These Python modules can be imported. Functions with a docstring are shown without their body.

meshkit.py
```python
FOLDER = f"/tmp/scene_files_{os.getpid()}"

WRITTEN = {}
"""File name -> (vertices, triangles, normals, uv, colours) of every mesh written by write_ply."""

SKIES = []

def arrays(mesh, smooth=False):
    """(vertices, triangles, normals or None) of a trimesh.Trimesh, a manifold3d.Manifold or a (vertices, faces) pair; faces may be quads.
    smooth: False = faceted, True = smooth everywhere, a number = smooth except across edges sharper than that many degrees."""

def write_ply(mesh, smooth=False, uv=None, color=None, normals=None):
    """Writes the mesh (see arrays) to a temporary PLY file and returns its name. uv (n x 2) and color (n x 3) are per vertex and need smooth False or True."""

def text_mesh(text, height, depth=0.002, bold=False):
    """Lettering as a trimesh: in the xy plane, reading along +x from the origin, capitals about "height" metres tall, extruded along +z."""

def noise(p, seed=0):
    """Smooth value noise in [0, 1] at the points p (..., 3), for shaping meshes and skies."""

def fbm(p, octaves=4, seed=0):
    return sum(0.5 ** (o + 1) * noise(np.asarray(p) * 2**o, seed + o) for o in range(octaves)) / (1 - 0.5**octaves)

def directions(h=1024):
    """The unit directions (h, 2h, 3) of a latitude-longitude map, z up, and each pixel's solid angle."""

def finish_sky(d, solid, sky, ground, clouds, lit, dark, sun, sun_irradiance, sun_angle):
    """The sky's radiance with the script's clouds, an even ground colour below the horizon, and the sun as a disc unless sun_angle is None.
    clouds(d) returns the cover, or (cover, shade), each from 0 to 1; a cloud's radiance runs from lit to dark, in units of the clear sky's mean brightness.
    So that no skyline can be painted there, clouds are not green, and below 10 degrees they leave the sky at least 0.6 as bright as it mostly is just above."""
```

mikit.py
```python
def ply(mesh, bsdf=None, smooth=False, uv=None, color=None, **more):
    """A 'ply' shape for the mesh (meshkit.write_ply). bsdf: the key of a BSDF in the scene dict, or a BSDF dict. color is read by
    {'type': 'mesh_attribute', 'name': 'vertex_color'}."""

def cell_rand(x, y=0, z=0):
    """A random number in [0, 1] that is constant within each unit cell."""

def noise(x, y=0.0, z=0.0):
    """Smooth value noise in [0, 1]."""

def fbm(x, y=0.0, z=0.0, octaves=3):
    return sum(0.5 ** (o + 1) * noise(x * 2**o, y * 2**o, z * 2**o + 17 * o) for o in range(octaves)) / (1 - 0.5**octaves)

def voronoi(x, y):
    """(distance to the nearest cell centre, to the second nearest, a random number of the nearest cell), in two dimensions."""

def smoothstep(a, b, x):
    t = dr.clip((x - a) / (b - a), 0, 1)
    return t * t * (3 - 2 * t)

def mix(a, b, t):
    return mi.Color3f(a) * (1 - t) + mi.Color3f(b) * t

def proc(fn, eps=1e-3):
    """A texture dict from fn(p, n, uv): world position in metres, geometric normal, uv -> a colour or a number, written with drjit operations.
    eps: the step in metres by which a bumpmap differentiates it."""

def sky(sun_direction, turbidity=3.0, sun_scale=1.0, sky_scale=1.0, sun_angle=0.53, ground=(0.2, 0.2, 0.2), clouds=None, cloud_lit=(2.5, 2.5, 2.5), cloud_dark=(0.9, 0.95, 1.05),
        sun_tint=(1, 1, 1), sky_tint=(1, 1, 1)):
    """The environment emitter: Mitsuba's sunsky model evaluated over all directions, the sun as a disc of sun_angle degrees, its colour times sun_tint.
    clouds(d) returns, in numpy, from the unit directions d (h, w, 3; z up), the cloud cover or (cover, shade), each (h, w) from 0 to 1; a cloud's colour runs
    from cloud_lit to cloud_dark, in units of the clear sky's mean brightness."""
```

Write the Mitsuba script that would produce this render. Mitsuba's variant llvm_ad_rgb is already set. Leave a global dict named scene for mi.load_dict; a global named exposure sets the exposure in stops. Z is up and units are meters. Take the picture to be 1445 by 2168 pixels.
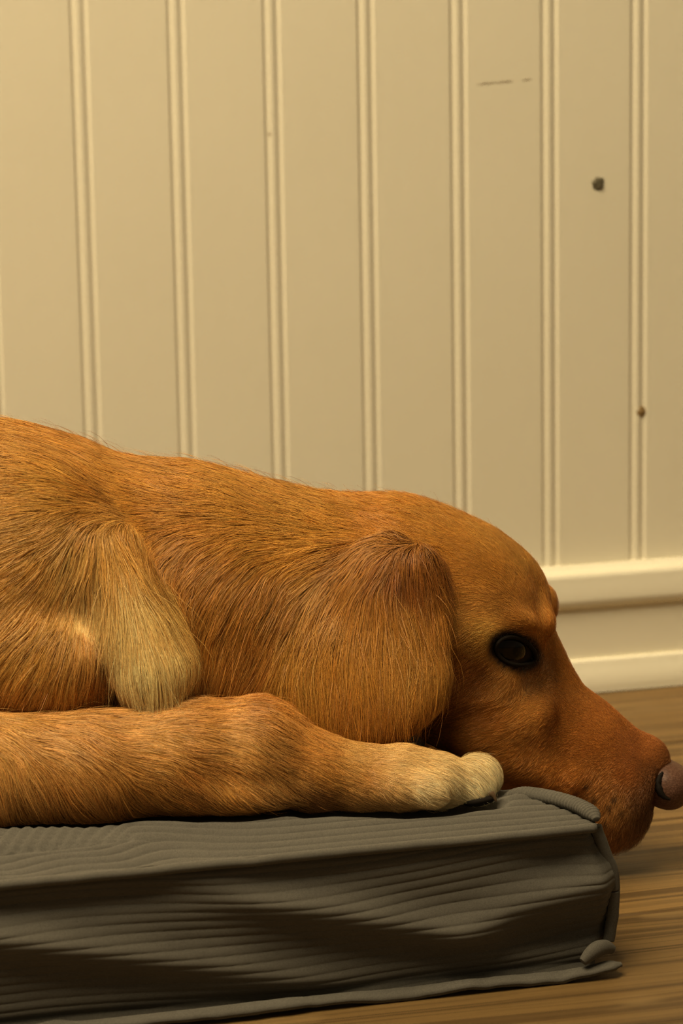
import math, numpy as np, trimesh, drjit as dr, mitsuba as mi, mikit, meshkit
from scipy.spatial import cKDTree
T = mi.ScalarTransform4f
scene, labels = {}, {}

# ------------------------------------------------------------------ camera, light, exposure
W, H, FPX = 1445, 2168, 6500.0
EYE = np.array([0.0, 0.0, 0.62])
PITCH, ROLL, YAW = 0.2081, -0.0172, 0.2483
FWD = np.array([math.sin(YAW) * math.cos(PITCH), math.cos(YAW) * math.cos(PITCH), -math.sin(PITCH)])
_r = np.cross(FWD, [0, 0, 1.0]); _r /= np.linalg.norm(_r); _u = np.cross(_r, FWD)
RGT = math.cos(ROLL) * _r + math.sin(ROLL) * _u
UPV = -math.sin(ROLL) * _r + math.cos(ROLL) * _u
scene['camera'] = dict(type='thinlens', fov=math.degrees(2 * math.atan(W / 2 / FPX)), fov_axis='x',
                       to_world=T().look_at(origin=EYE.tolist(), target=(EYE + FWD).tolist(), up=UPV.tolist()),
                       aperture_radius=0.0055, focus_distance=1.80, near_clip=0.05, far_clip=50.0)
exposure = 0.72
scene['room_light'] = dict(type='constant', radiance=dict(type='rgb', value=[0.075, 0.061, 0.037]))
LX, LY, LZ, LS = -0.45, 1.08, 2.40, 0.70                # a square ceiling light above and to the left
scene['ceiling_light__diffuser'] = dict(type='rectangle', to_world=T().translate([LX, LY, LZ]).rotate([1, 0, 0], 180).scale([LS, LS, 1]),
                                        emitter=dict(type='area', radiance=dict(type='rgb', value=[10.6, 8.6, 5.2])))
_fr = trimesh.creation.box((2 * LS + 0.05, 2 * LS + 0.05, 0.03)); _fr.apply_translation([LX, LY, LZ + 0.020])
scene['ceiling_light'] = mikit.ply(_fr, 'wall_paint')
labels['ceiling_light'] = dict(label='square ceiling light with a pale frame, high above the dog', category='ceiling light')


def ray(px, py):
    return FWD + RGT * ((px - W / 2) / FPX) - UPV * ((py - H / 2) / FPX)


def at(px, py, y):
    """The point of the world where the line of sight through a pixel meets the upright plane of that depth."""
    d = ray(px, py)
    return EYE + d * (y / d[1])


def to_px(p):
    d = np.asarray(p) - EYE
    z = d @ FWD
    return np.stack([W / 2 + FPX * (d @ RGT) / z, H / 2 - FPX * (d @ UPV) / z], -1), z


def lin(c):
    c = np.asarray(c, float) / 255.0
    return np.where(c < 0.04045, c / 12.92, ((c + 0.055) / 1.055) ** 2.4)


def rgb(*c):
    return dict(type='rgb', value=[float(x) for x in c])


def two(d):
    return dict(type='twosided', bsdf=d)


# ------------------------------------------------------------------ materials
N, F3, SS = mikit.noise, mikit.fbm, mikit.smoothstep


def wall_col(p, n, uv):
    base = mikit.mix((0.82, 0.765, 0.62), (0.79, 0.735, 0.59), F3(p.x * 9, p.z * 9, 2.0))
    # a dashed scuff between two beads
    t = (p.x - 0.652) / 0.046
    d = dr.abs(p.z - (0.4605 + 0.0025 * t) - 0.0006 * N(p.x * 300, 1.0))
    m = SS(0.0012, 0.0004, d) * SS(0.0, 0.08, t) * SS(1.0, 0.9, t) * SS(0.30, 0.55, N(p.x * 130, 4.0))
    d2 = dr.sqrt(dr.square(p.x - 0.4985) + dr.square(p.z - 0.4305))
    m2 = SS(0.0022, 0.0008, d2) * 0.5
    return mikit.mix(base, (0.27, 0.20, 0.12), dr.minimum(m * 0.75 + m2, 1.0))


scene['wall_paint'] = two(dict(type='principled', base_color=mikit.proc(wall_col), roughness=0.5, specular=0.35))


def wood_col(p, n, uv):
    k = dr.floor((p.y - 1.657) / 0.17 + 100.0)
    off = mikit.cell_rand(k, 3.0) * 7.0
    wob = F3(p.x * 2.2 + off, p.y * 9.0, 1.0) * 0.030 + F3(p.x * 9.0, p.y * 30.0 + off, 4.0) * 0.004
    g = (p.y + wob) * 190.0 + off
    ring = N(g, p.x * 0.8, off) * 0.6 + N(g * 2.7, p.x * 3.0, off + 3) * 0.4
    fine = N(p.y * 2600.0, p.x * 40.0, off)
    coarse = SS(0.34, 0.62, ring)
    c = mikit.mix((0.062, 0.032, 0.010), (0.195, 0.114, 0.038), coarse)
    c = mikit.mix(c, (0.16, 0.091, 0.028), 0.18 + 0.25 * mikit.cell_rand(k, 9.0))
    c = c * (0.86 + 0.28 * fine)
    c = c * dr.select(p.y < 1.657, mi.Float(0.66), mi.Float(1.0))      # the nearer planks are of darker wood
    patch = SS(0.62, 0.80, F3(p.x * 14 + off, p.y * 40, 9.0))
    return mikit.mix(c, (0.23, 0.146, 0.058), patch * 0.35)


def wood_h(p, n, uv):
    k = dr.floor((p.y - 1.657) / 0.17 + 100.0)
    off = mikit.cell_rand(k, 3.0) * 7.0
    wob = F3(p.x * 2.2 + off, p.y * 9.0, 1.0) * 0.030 + F3(p.x * 9.0, p.y * 30.0 + off, 4.0) * 0.004
    g = (p.y + wob) * 190.0 + off
    return N(g, p.x * 0.8, off) * 0.7 + N(p.y * 2600.0, p.x * 40.0, off) * 0.2


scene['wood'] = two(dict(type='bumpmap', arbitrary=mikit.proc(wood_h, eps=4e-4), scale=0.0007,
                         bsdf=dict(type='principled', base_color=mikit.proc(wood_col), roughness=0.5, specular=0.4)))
scene['dark_gap'] = two(dict(type='diffuse', reflectance=rgb(0.03, 0.02, 0.01)))


def cloth_col(p, n, uv):
    f = N(p.x * 2600, p.y * 2600, p.z * 2600)
    b = F3(p.x * 40, p.y * 40, p.z * 40)
    return mikit.mix((0.078, 0.071, 0.060), (0.098, 0.090, 0.076), b) * (0.8 + 0.4 * f)


scene['corduroy'] = two(dict(type='principled', base_color=mikit.proc(cloth_col), roughness=0.9, specular=0.15, sheen=0.5, sheen_tint=0.4))
scene['skin_fur'] = two(dict(type='principled', base_color=dict(type='mesh_attribute', name='vertex_color'), roughness=0.8, specular=0.1))
scene['hair'] = two(dict(type='principled', base_color=dict(type='mesh_attribute', name='vertex_color'), roughness=0.48, specular=0.35))
scene['eye_gloss'] = two(dict(type='principled', base_color=dict(type='mesh_attribute', name='vertex_color'), roughness=0.10, specular=0.2))


def nose_col(p, n, uv):
    v = mikit.voronoi((p.x + p.y) * 700, p.z * 700)
    return mikit.mix((0.075, 0.032, 0.018), (0.125, 0.058, 0.036), SS(0.1, 0.5, v[1] - v[0]))


scene['nose_skin'] = two(dict(type='principled', base_color=mikit.proc(nose_col), roughness=0.55, specular=0.3))
scene['dark_skin'] = two(dict(type='principled', base_color=rgb(0.010, 0.007, 0.005), roughness=0.8, specular=0.15))
scene['claw_horn'] = two(dict(type='principled', base_color=rgb(0.10, 0.06, 0.03), roughness=0.35, specular=0.5))


def obj(key, mesh, bsdf, smooth=30, **k):
    i, base = 0, key
    while key in scene:
        i += 1
        key = '%s_%03d' % (base, i)
    scene[key] = mikit.ply(mesh, bsdf, smooth=smooth, **k)
    return key


# ------------------------------------------------------------------ wall, baseboard, floor
WY = 2.157
PITCHB, XM = 0.06932, 0.3628


def prism_z(pts, z0, z1):
    """A mesh from a closed outline (x, y), counter-clockwise, carried from z0 to z1."""
    n = len(pts); p = np.asarray(pts)
    v = np.vstack([np.c_[p, np.full(n, z0)], np.c_[p, np.full(n, z1)]])
    f = []
    for i in range(n):
        j = (i + 1) % n
        f += [[i, j, n + j], [i, n + j, n + i]]
    from shapely import Polygon
    import mapbox_earcut as ec
    t = ec.triangulate_float64(p, np.array([n], np.uint32)).reshape(-1, 3)
    f += [list(x + n) for x in t] + [list(x[::-1]) for x in t]
    m = trimesh.Trimesh(v, f, process=False)
    m.fix_normals()
    return m


def board_profile():
    hw, dep, sep = 0.0036, 0.0014, 0.0042
    xs, ys = [], []
    w = PITCHB
    gap = 0.00004
    for t in np.linspace(0, 1, 6):                      # right half of the joint groove
        xs.append(gap + hw * t); ys.append(dep * 0.5 * (1 + math.cos(math.pi * t)))
    gx = w - 2 * sep
    for t in np.linspace(-1, 1, 11):
        xs.append(gx + hw * t); ys.append(dep * 0.5 * (1 + math.cos(math.pi * t)))
    for t in np.linspace(-1, 0, 6):
        xs.append(w - gap + hw * t); ys.append(dep * 0.5 * (1 + math.cos(math.pi * t)))
    return np.array(xs), np.array(ys)


bxs, bys = board_profile()
outline = np.vstack([np.c_[bxs, bys], [[bxs[-1], 0.012], [bxs[0], 0.012]]])
board_mesh = prism_z(outline, 0.05, 2.4)
board_ply = mikit.ply(board_mesh, 'wall_paint', smooth=28)
for i in range(-22, 26):
    key = 'wall_back__board' if i == -22 else 'wall_back__board_%03d' % (i + 22)
    scene[key] = {**board_ply, 'to_world': T().translate([XM + 0.0042 + i * PITCHB, WY, 0])}
bk = trimesh.creation.box((4.0, 0.02, 2.4)); bk.apply_translation([0.5, WY + 0.022, 1.2])
obj('wall_back', bk, 'wall_paint')
labels['wall_back'] = dict(kind='structure', label='cream beaded board wall behind the dog', category='wall')


def chip(cx, cz, r, seed, d):
    m = trimesh.creation.icosphere(3, 1.0)
    v = m.vertices.copy()
    v *= (0.72 + 0.75 * (meshkit.noise(v * 1.7 + 9, seed)))[:, None]
    v *= [r, 0.0016, r]
    m.vertices = v + [cx, WY + d, cz]
    return m


scene['chip_dark'] = two(dict(type='principled', base_color=rgb(0.10, 0.085, 0.05), roughness=0.8))
scene['chip_brown'] = two(dict(type='principled', base_color=rgb(0.24, 0.15, 0.055), roughness=0.8))
c = at(1265, 388, WY); k = obj('wall_back__paint_chip', chip(c[0], c[2], 0.0042, 3, 0.0), 'chip_dark', True)
labels[k] = dict(label='small dark chip in the paint, upper of two')
c = at(1357, 872, WY); k = obj('wall_back__paint_chip', chip(c[0], c[2], 0.0038, 8, 0.001), 'chip_brown', True)
labels[k] = dict(label='small brown chip on a bead, lower of two')


def prism_x(pts, x0, x1, n=2):
    """Outline (y, z) carried along x."""
    m = prism_z(pts, x0, x1)
    m.vertices = m.vertices[:, [2, 0, 1]]
    m.fix_normals()
    return m


y0 = WY
cap = [(y0 + 0.004, 0.0655), (y0 - 0.0105, 0.0655)]
for t in np.linspace(-0.5 * math.pi, 0, 7):
    cap.append((y0 - 0.0105 - 0.0052 * math.cos(t), 0.0735 + 0.008 * math.sin(t)))
cap += [(y0 - 0.0150, 0.0800), (y0 - 0.0138, 0.0865)]
for t in np.linspace(0.12 * math.pi, 0.5 * math.pi, 6):
    cap.append((y0 - 0.0100 - 0.0040 * math.cos(t), 0.0865 + 0.0060 * math.sin(t)))
cap += [(y0 - 0.004, 0.0938), (y0 - 0.001, 0.0965), (y0 + 0.004, 0.0970)]
shoe = [(y0 - 0.006, 0.0005), (y0 - 0.0200, 0.0005), (y0 - 0.0200, 0.005)]
for t in np.linspace(0.0, 1.0, 6):
    shoe.append((y0 - 0.0200 + 0.0042 * t ** 1.6, 0.006 + 0.014 * t))
for t in np.linspace(0.2 * math.pi, 0.5 * math.pi, 5):
    shoe.append((y0 - 0.0125 - 0.0030 * math.cos(t), 0.0200 + 0.0050 * math.sin(t)))
shoe += [(y0 - 0.006, 0.0252)]
face = [(y0 + 0.004, 0.0005), (y0 - 0.0095, 0.0005), (y0 - 0.0095, 0.068), (y0 + 0.004, 0.068)]
obj('baseboard_back', prism_x(face, -1.4, 2.4), 'wall_paint')
obj('baseboard_back__cap_moulding', prism_x(cap, -1.4, 2.4), 'wall_paint', 35)
obj('baseboard_back__shoe_moulding', prism_x(shoe, -1.4, 2.4), 'wall_paint', 35)
labels['baseboard_back'] = dict(kind='structure', label='cream baseboard with a rounded cap along the beaded board wall', category='baseboard')

sub = trimesh.creation.box((4.2, 2.9, 0.02)); sub.apply_translation([0.5, 0.75, -0.034])
obj('floor', sub, 'dark_gap')
labels['floor'] = dict(kind='structure', label='wide worn brown wooden floor planks', category='floor')


def plank(ya, yb):
    c = 0.0016
    ol = [(ya + 0.0008, -0.024), (yb - 0.0008, -0.024), (yb - 0.0008, -c), (yb - 0.0008 - c * 0.8, 0), (ya + 0.0008 + c * 0.8, 0), (ya + 0.0008, -c)]
    return prism_x(ol, -1.4, 2.4)


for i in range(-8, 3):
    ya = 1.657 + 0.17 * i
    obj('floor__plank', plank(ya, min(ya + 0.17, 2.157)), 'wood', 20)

# ------------------------------------------------------------------ dog bed
BX1, BX0, BY0, BY1 = 0.549, -0.62, 1.571, 2.075
SEAM_Z = 0.0865


def grid_mesh(P):
    a, b = P.shape[:2]
    i = np.arange(a * b).reshape(a, b)
    q = np.stack([i[:-1, :-1], i[1:, :-1], i[1:, 1:], i[:-1, 1:]], -1).reshape(-1, 4)
    return trimesh.Trimesh(P.reshape(-1, 3), np.vstack([q[:, [0, 1, 2]], q[:, [0, 2, 3]]]), process=False)


def sst(a, b, x):
    t = np.clip((x - a) / (b - a), 0, 1)
    return t * t * (3 - 2 * t)


WALE = 0.0051


def wale(ph):
    w = ph - np.floor(ph)
    s = np.abs(np.sin(math.pi * w))
    return s ** 0.6


def end_pull(z):
    """How far the right end stands out at a height: pulled in at the seams, bulging between."""
    t = np.clip(z / SEAM_Z, 0, 1)
    return -0.006 * sst(0.55, 1.0, t) + 0.0065 * np.sin(math.pi * np.clip(t, 0, 1)) ** 0.8 - 0.004 * sst(0.22, 0.0, t)


def top_height(x, y):
    """Top of the cushion above the floor; it crowns behind the front seam and is pressed down under the dog."""
    d = y - BY0
    rise = 0.014 * sst(-0.012, 0.075, d) * (1 - 0.35 * sst(0.45, 0.545, x))
    z = SEAM_Z + rise
    z = z - 0.010 * sst(0.0, 0.045, x - (BX1 - 0.045)) * sst(0.02, 0.07, d)          # right end sags under the chin
    z = z - rise * sst(-0.06, 0, y - BY1) - 0.006 * sst(-0.03, 0, y - BY1)
    pk = np.exp(-((x - 0.285) / 0.022) ** 2 - ((d - 0.022) / 0.02) ** 2)
    z = z + 0.0018 * pk + 0.0010 * np.sin(x * 70 + 2 * np.sin(d * 90)) * np.exp(-((d - 0.02) / 0.02) ** 2) * sst(0.36, 0.25, x)
    return z


def side_depth(x, z):
    """How far the front panel stands out towards the camera: two long folds run down to the right."""
    t = z / SEAM_Z
    e = np.sin(math.pi * np.clip(t, 0, 1)) ** 0.6
    s1 = (z - 0.070) + 0.30 * (x - 0.335)
    s2 = (z - 0.050) + 0.26 * (x - 0.235)
    s3 = (z - 0.034) + 0.20 * (x - 0.46)
    f = 0.0100 * np.exp(-(s1 / 0.012) ** 2) * sst(0.25, 0.34, x) * sst(0.53, 0.45, x)
    f += 0.0090 * np.exp(-(s2 / 0.011) ** 2) * sst(0.10, 0.18, x) * sst(0.47, 0.36, x)
    f += 0.0085 * np.exp(-((z - 0.046 - 0.24 * (x - 0.50)) / 0.013) ** 2) * sst(0.43, 0.49, x)
    f += 0.0040 * np.exp(-((z - 0.012) / 0.008) ** 2)
    f -= 0.0070 * np.exp(-((z - 0.071) / 0.010) ** 2 - ((x - 0.522) / 0.026) ** 2)
    f -= 0.0050 * np.exp(-((z - 0.022) / 0.008) ** 2) * sst(0.42, 0.5, x)
    f -= 0.0060 * np.exp(-((z - 0.074) / 0.009) ** 2) * sst(0.44, 0.33, x)
    return (0.0035 + f) * e - 0.006 * sst(1.0, 0.0, t) * sst(0.0, 0.08, t)


def build_bed():
    # front panel
    xs = np.linspace(BX0, BX1, 520); zs = np.linspace(0.0012, SEAM_Z - 0.0015, 180)
    X, Z = np.meshgrid(xs, zs, indexing='ij')
    ph = (Z + 0.0035 * np.exp(-((X - 0.50) / 0.05) ** 2) * np.sin(Z * 60) + 0.003 * np.sin(X * 21) + 0.010 * (X - 0.3) ** 2
          - 0.05 * sst(0.44, 0.56, X) * (X - 0.44) * sst(0.07, 0.03, Z)) / WALE
    D = side_depth(X, Z)
    fade = sst(SEAM_Z - 0.002, SEAM_Z - 0.006, Z)
    Y = BY0 - D - 0.0009 * wale(ph) * fade + 0.0006 * meshkit.fbm(np.stack([X * 60, Z * 60, Z * 0], -1), 3)
    Xe = X + sst(BX1 - 0.05, BX1, X) * end_pull(Z)
    Y = Y + 0.010 * sst(BX1 - 0.014, BX1 + 0.001, X) ** 2
    front = grid_mesh(np.stack([Xe, Y, Z], -1))
    # right end panel
    ys = np.linspace(BY0 + 0.010, BY1, 160); zs2 = np.linspace(0.004, SEAM_Z, 90)
    Yg, Zg = np.meshgrid(ys, zs2, indexing='ij')
    Xg = BX1 + end_pull(Zg) + 0.003 * sst(0, 0.03, Yg - BY0) - 0.035 * sst(0.0, 0.075, Yg - BY0 - 0.008) * sst(0.1, 1.0, Zg / SEAM_Z) - 0.016 * sst(1.69, 1.73, Yg) + 0.001 * wale(Zg / WALE)
    Zg = Zg * np.minimum(1, bed_top(np.minimum(Xg, BX1) - 0.002, Yg) / SEAM_Z)
    right = grid_mesh(np.stack([Xg, Yg, Zg], -1))
    # back and left panels, plain
    Xb, Zb = np.meshgrid(np.linspace(BX0, BX1, 60), zs2, indexing='ij')
    back = grid_mesh(np.stack([Xb, np.full_like(Xb, BY1) + 0.006 * np.sin(math.pi * Zb / SEAM_Z) + 0.001 * wale(Zb / WALE), Zb], -1))
    Yl, Zl = np.meshgrid(np.linspace(BY0, BY1, 60), zs2, indexing='ij')
    left = grid_mesh(np.stack([np.full_like(Yl, BX0) - 0.006 * np.sin(math.pi * Zl / SEAM_Z), Yl, Zl], -1))
    # top
    xs = np.linspace(BX0, BX1, 500)
    ys = np.concatenate([np.linspace(BY0 - 0.0035, BY0 + 0.13, 245), np.linspace(BY0 + 0.13, BY1, 80)[1:]])
    X, Y = np.meshgrid(xs, ys, indexing='ij')
    d = Y - BY0
    bump = 0.010 * np.exp(-((X - 0.305) / 0.03) ** 2) * np.exp(-((d - 0.03) / 0.03) ** 2)
    tw = 0.0072
    slant = sst(0.315, 0.255, X)
    run = np.where(X < 0.285, 1.7 * (0.285 - X), 0) + 0.10 * sst(0.315, 0.285, X) * np.maximum(0.315 - X, 0)
    fold = 0.030 - 0.10 * np.maximum(X - 0.24, 0)                # the crease where slanting wales meet those along the edge
    phA = (d + run - bump) / (tw * (1 + 0.9 * slant))
    phB = (d - bump + 0.0028 * np.sin(X * 95 + 60 * d) * sst(0.34, 0.25, X)) / tw
    ph = np.where(d > fold, phA, phB) - 3.0 * np.maximum(X - 0.42, 0) * sst(0.0, 0.05, d)
    pull = 0.035 * sst(0.0, 0.075, d - 0.008)
    Xe = X - sst(BX1 - 0.12, BX1, X) * (pull + 0.006 + 0.016 * sst(1.69, 1.73, Y))
    free = sst(0.0015, 0.0002, pressed(Xe, Y))
    Z = bed_top(Xe, Y) - 0.0018 * np.exp(-((d - fold) / 0.003) ** 2) * slant + 0.0026 * wale(ph) ** 0.7 * free
    top = grid_mesh(np.stack([Xe, Y, Z], -1))
    bottom = trimesh.creation.box((BX1 - BX0 - 0.03, BY1 - BY0 - 0.03, 0.003)); bottom.apply_translation([(BX0 + BX1) / 2, (BY0 + BY1) / 2, 0.0045])
    body = obj('dog_bed', bottom, 'corduroy')
    for m, nm in ((front, 'front_panel'), (right, 'end_panel'), (back, 'back_panel'), (left, 'end_panel'), (top, 'top_panel')):
        obj('dog_bed__' + nm, m, 'corduroy', True)
    return Xe, Y, Z


def tube(path, r, k=10, squash=None):
    path = np.asarray(path, float)
    t = np.gradient(path, axis=0); t /= np.linalg.norm(t, axis=1, keepdims=True)
    up = np.tile([0, 0, 1.0], (len(path), 1))
    s = np.cross(t, up); s /= np.linalg.norm(s, axis=1, keepdims=True) + 1e-9
    u = np.cross(s, t)
    a = np.linspace(0, 2 * math.pi, k, endpoint=False)
    r = np.broadcast_to(r, len(path))
    sq = (1, 1) if squash is None else squash
    P = path[:, None] + r[:, None, None] * (np.cos(a)[None, :, None] * s[:, None] * sq[0] + np.sin(a)[None, :, None] * u[:, None] * sq[1])
    n = len(path)
    i = np.arange(n * k).reshape(n, k)
    j = np.roll(i, -1, 1)
    q = np.stack([i[:-1], i[1:], j[1:], j[:-1]], -1).reshape(-1, 4)
    f = np.vstack([q[:, [0, 1, 2]], q[:, [0, 2, 3]]])
    v = np.vstack([P.reshape(-1, 3), path[:1], path[-1:]])
    f = np.vstack([f, np.stack([j[0], i[0], np.full(k, n * k)], 1), np.stack([i[-1], j[-1], np.full(k, n * k + 1)], 1)])
    m = trimesh.Trimesh(v, f, process=False)
    m.fix_normals()
    return m


#DOG
# ------------------------------------------------------------------ the dog: one continuous body from blended volumes
def scale_at(px, py, y):
    """Metres per pixel at that depth."""
    return ((at(px, py, y) - EYE) @ FWD) / FPX


BASIS = np.stack([RGT, UPV, FWD])                       # rows: right, up, away


class Ball:                                             # an ellipsoid: centre, radii (across, along, depth), turned in the plane of its long side
    def __init__(s, px, py, y, rx, ry, rd, turn=0.0, k=0.012, cut=False, lean=0.0):
        m = scale_at(px, py, y)
        s.c, s.k, s.cut = at(px, py, y), k, cut
        a = math.radians(turn); ca, sa = math.cos(a), math.sin(a)
        B = np.array([[ca, -sa, 0], [sa, ca, 0], [0, 0, 1]]) @ BASIS     # turn > 0: clockwise in the picture
        l = math.radians(lean); cl, sl = math.cos(l), math.sin(l)
        s.B = np.array([[1, 0, 0], [0, cl, sl], [0, -sl, cl]]) @ B
        s.r = np.array([rx * m, ry * m, rd * m])
        s.R = s.r.max()

    def d(s, P):
        q = ((P - s.c) @ s.B.T) / s.r
        k0 = np.linalg.norm(q, axis=1); k1 = np.linalg.norm(q / s.r, axis=1)
        return k0 * (k0 - 1.0) / np.maximum(k1, 1e-9)

    def box(s):
        return s.c - s.R, s.c + s.R


class Cone:                                             # a limb between two joints, each with its radius
    def __init__(s, a, b, k=0.010, cut=False, flat=1.0):
        s.a, s.b = at(*a[:3]), at(*b[:3])
        s.ra, s.rb = a[3] * scale_at(*a[:3]), b[3] * scale_at(*b[:3])
        s.k, s.cut = k, cut

    def d(s, P):
        ab = s.b - s.a
        t = np.clip(((P - s.a) @ ab) / (ab @ ab), 0, 1)
        return np.linalg.norm(P - s.a - t[:, None] * ab, axis=1) - (s.ra + (s.rb - s.ra) * t)

    def box(s):
        R = max(s.ra, s.rb)
        return np.minimum(s.a, s.b) - R, np.maximum(s.a, s.b) + R


def chain(*pts, k=0.010):
    return [Cone(a, b, k) for a, b in zip(pts[:-1], pts[1:])]


HY = 1.742                                              # depth of the head's middle
TORSO = [
    Ball(-60, 1290, 1.775, 335, 404, 380, 8, 0.03),     # shoulders
    Ball(-420, 1260, 1.80, 480, 400, 400, 4, 0.04),     # rib cage
    Ball(-950, 1270, 1.82, 420, 380, 390, 0, 0.04),     # loin
    Ball(-1230, 1420, 1.70, 250, 290, 180, 0, 0.03),    # haunch
    Ball(-1250, 1420, 1.93, 240, 280, 170, 0, 0.03),
    Cone((150, 1215, 1.76, 268), (420, 1265, 1.752, 255), 0.03),
    Cone((420, 1265, 1.752, 255), (640, 1272, 1.75, 200), 0.03),   # neck
    Cone((640, 1270, 1.75, 205), (800, 1265, 1.745, 205), 0.03),
    Ball(480, 1440, 1.735, 200, 170, 200, 0, 0.03),     # throat and chest
    Ball(250, 1480, 1.76, 260, 200, 260, 0, 0.03),
    Ball(75, 1390, 1.690, 175, 120, 110, 20, 0.012),    # elbow side of the ribs
    Cone((238, 1165, 1.690, 62), (325, 1405, 1.662, 88), 0.010),    # upper arm with its long feather
    Ball(40, 1115, 1.715, 210, 150, 120, 25, 0.02),     # shoulder blade
    Ball(215, 1475, 1.652, 26, 60, 60, -10, 0.010, True),      # the shaded pocket behind the feather
]
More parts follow.
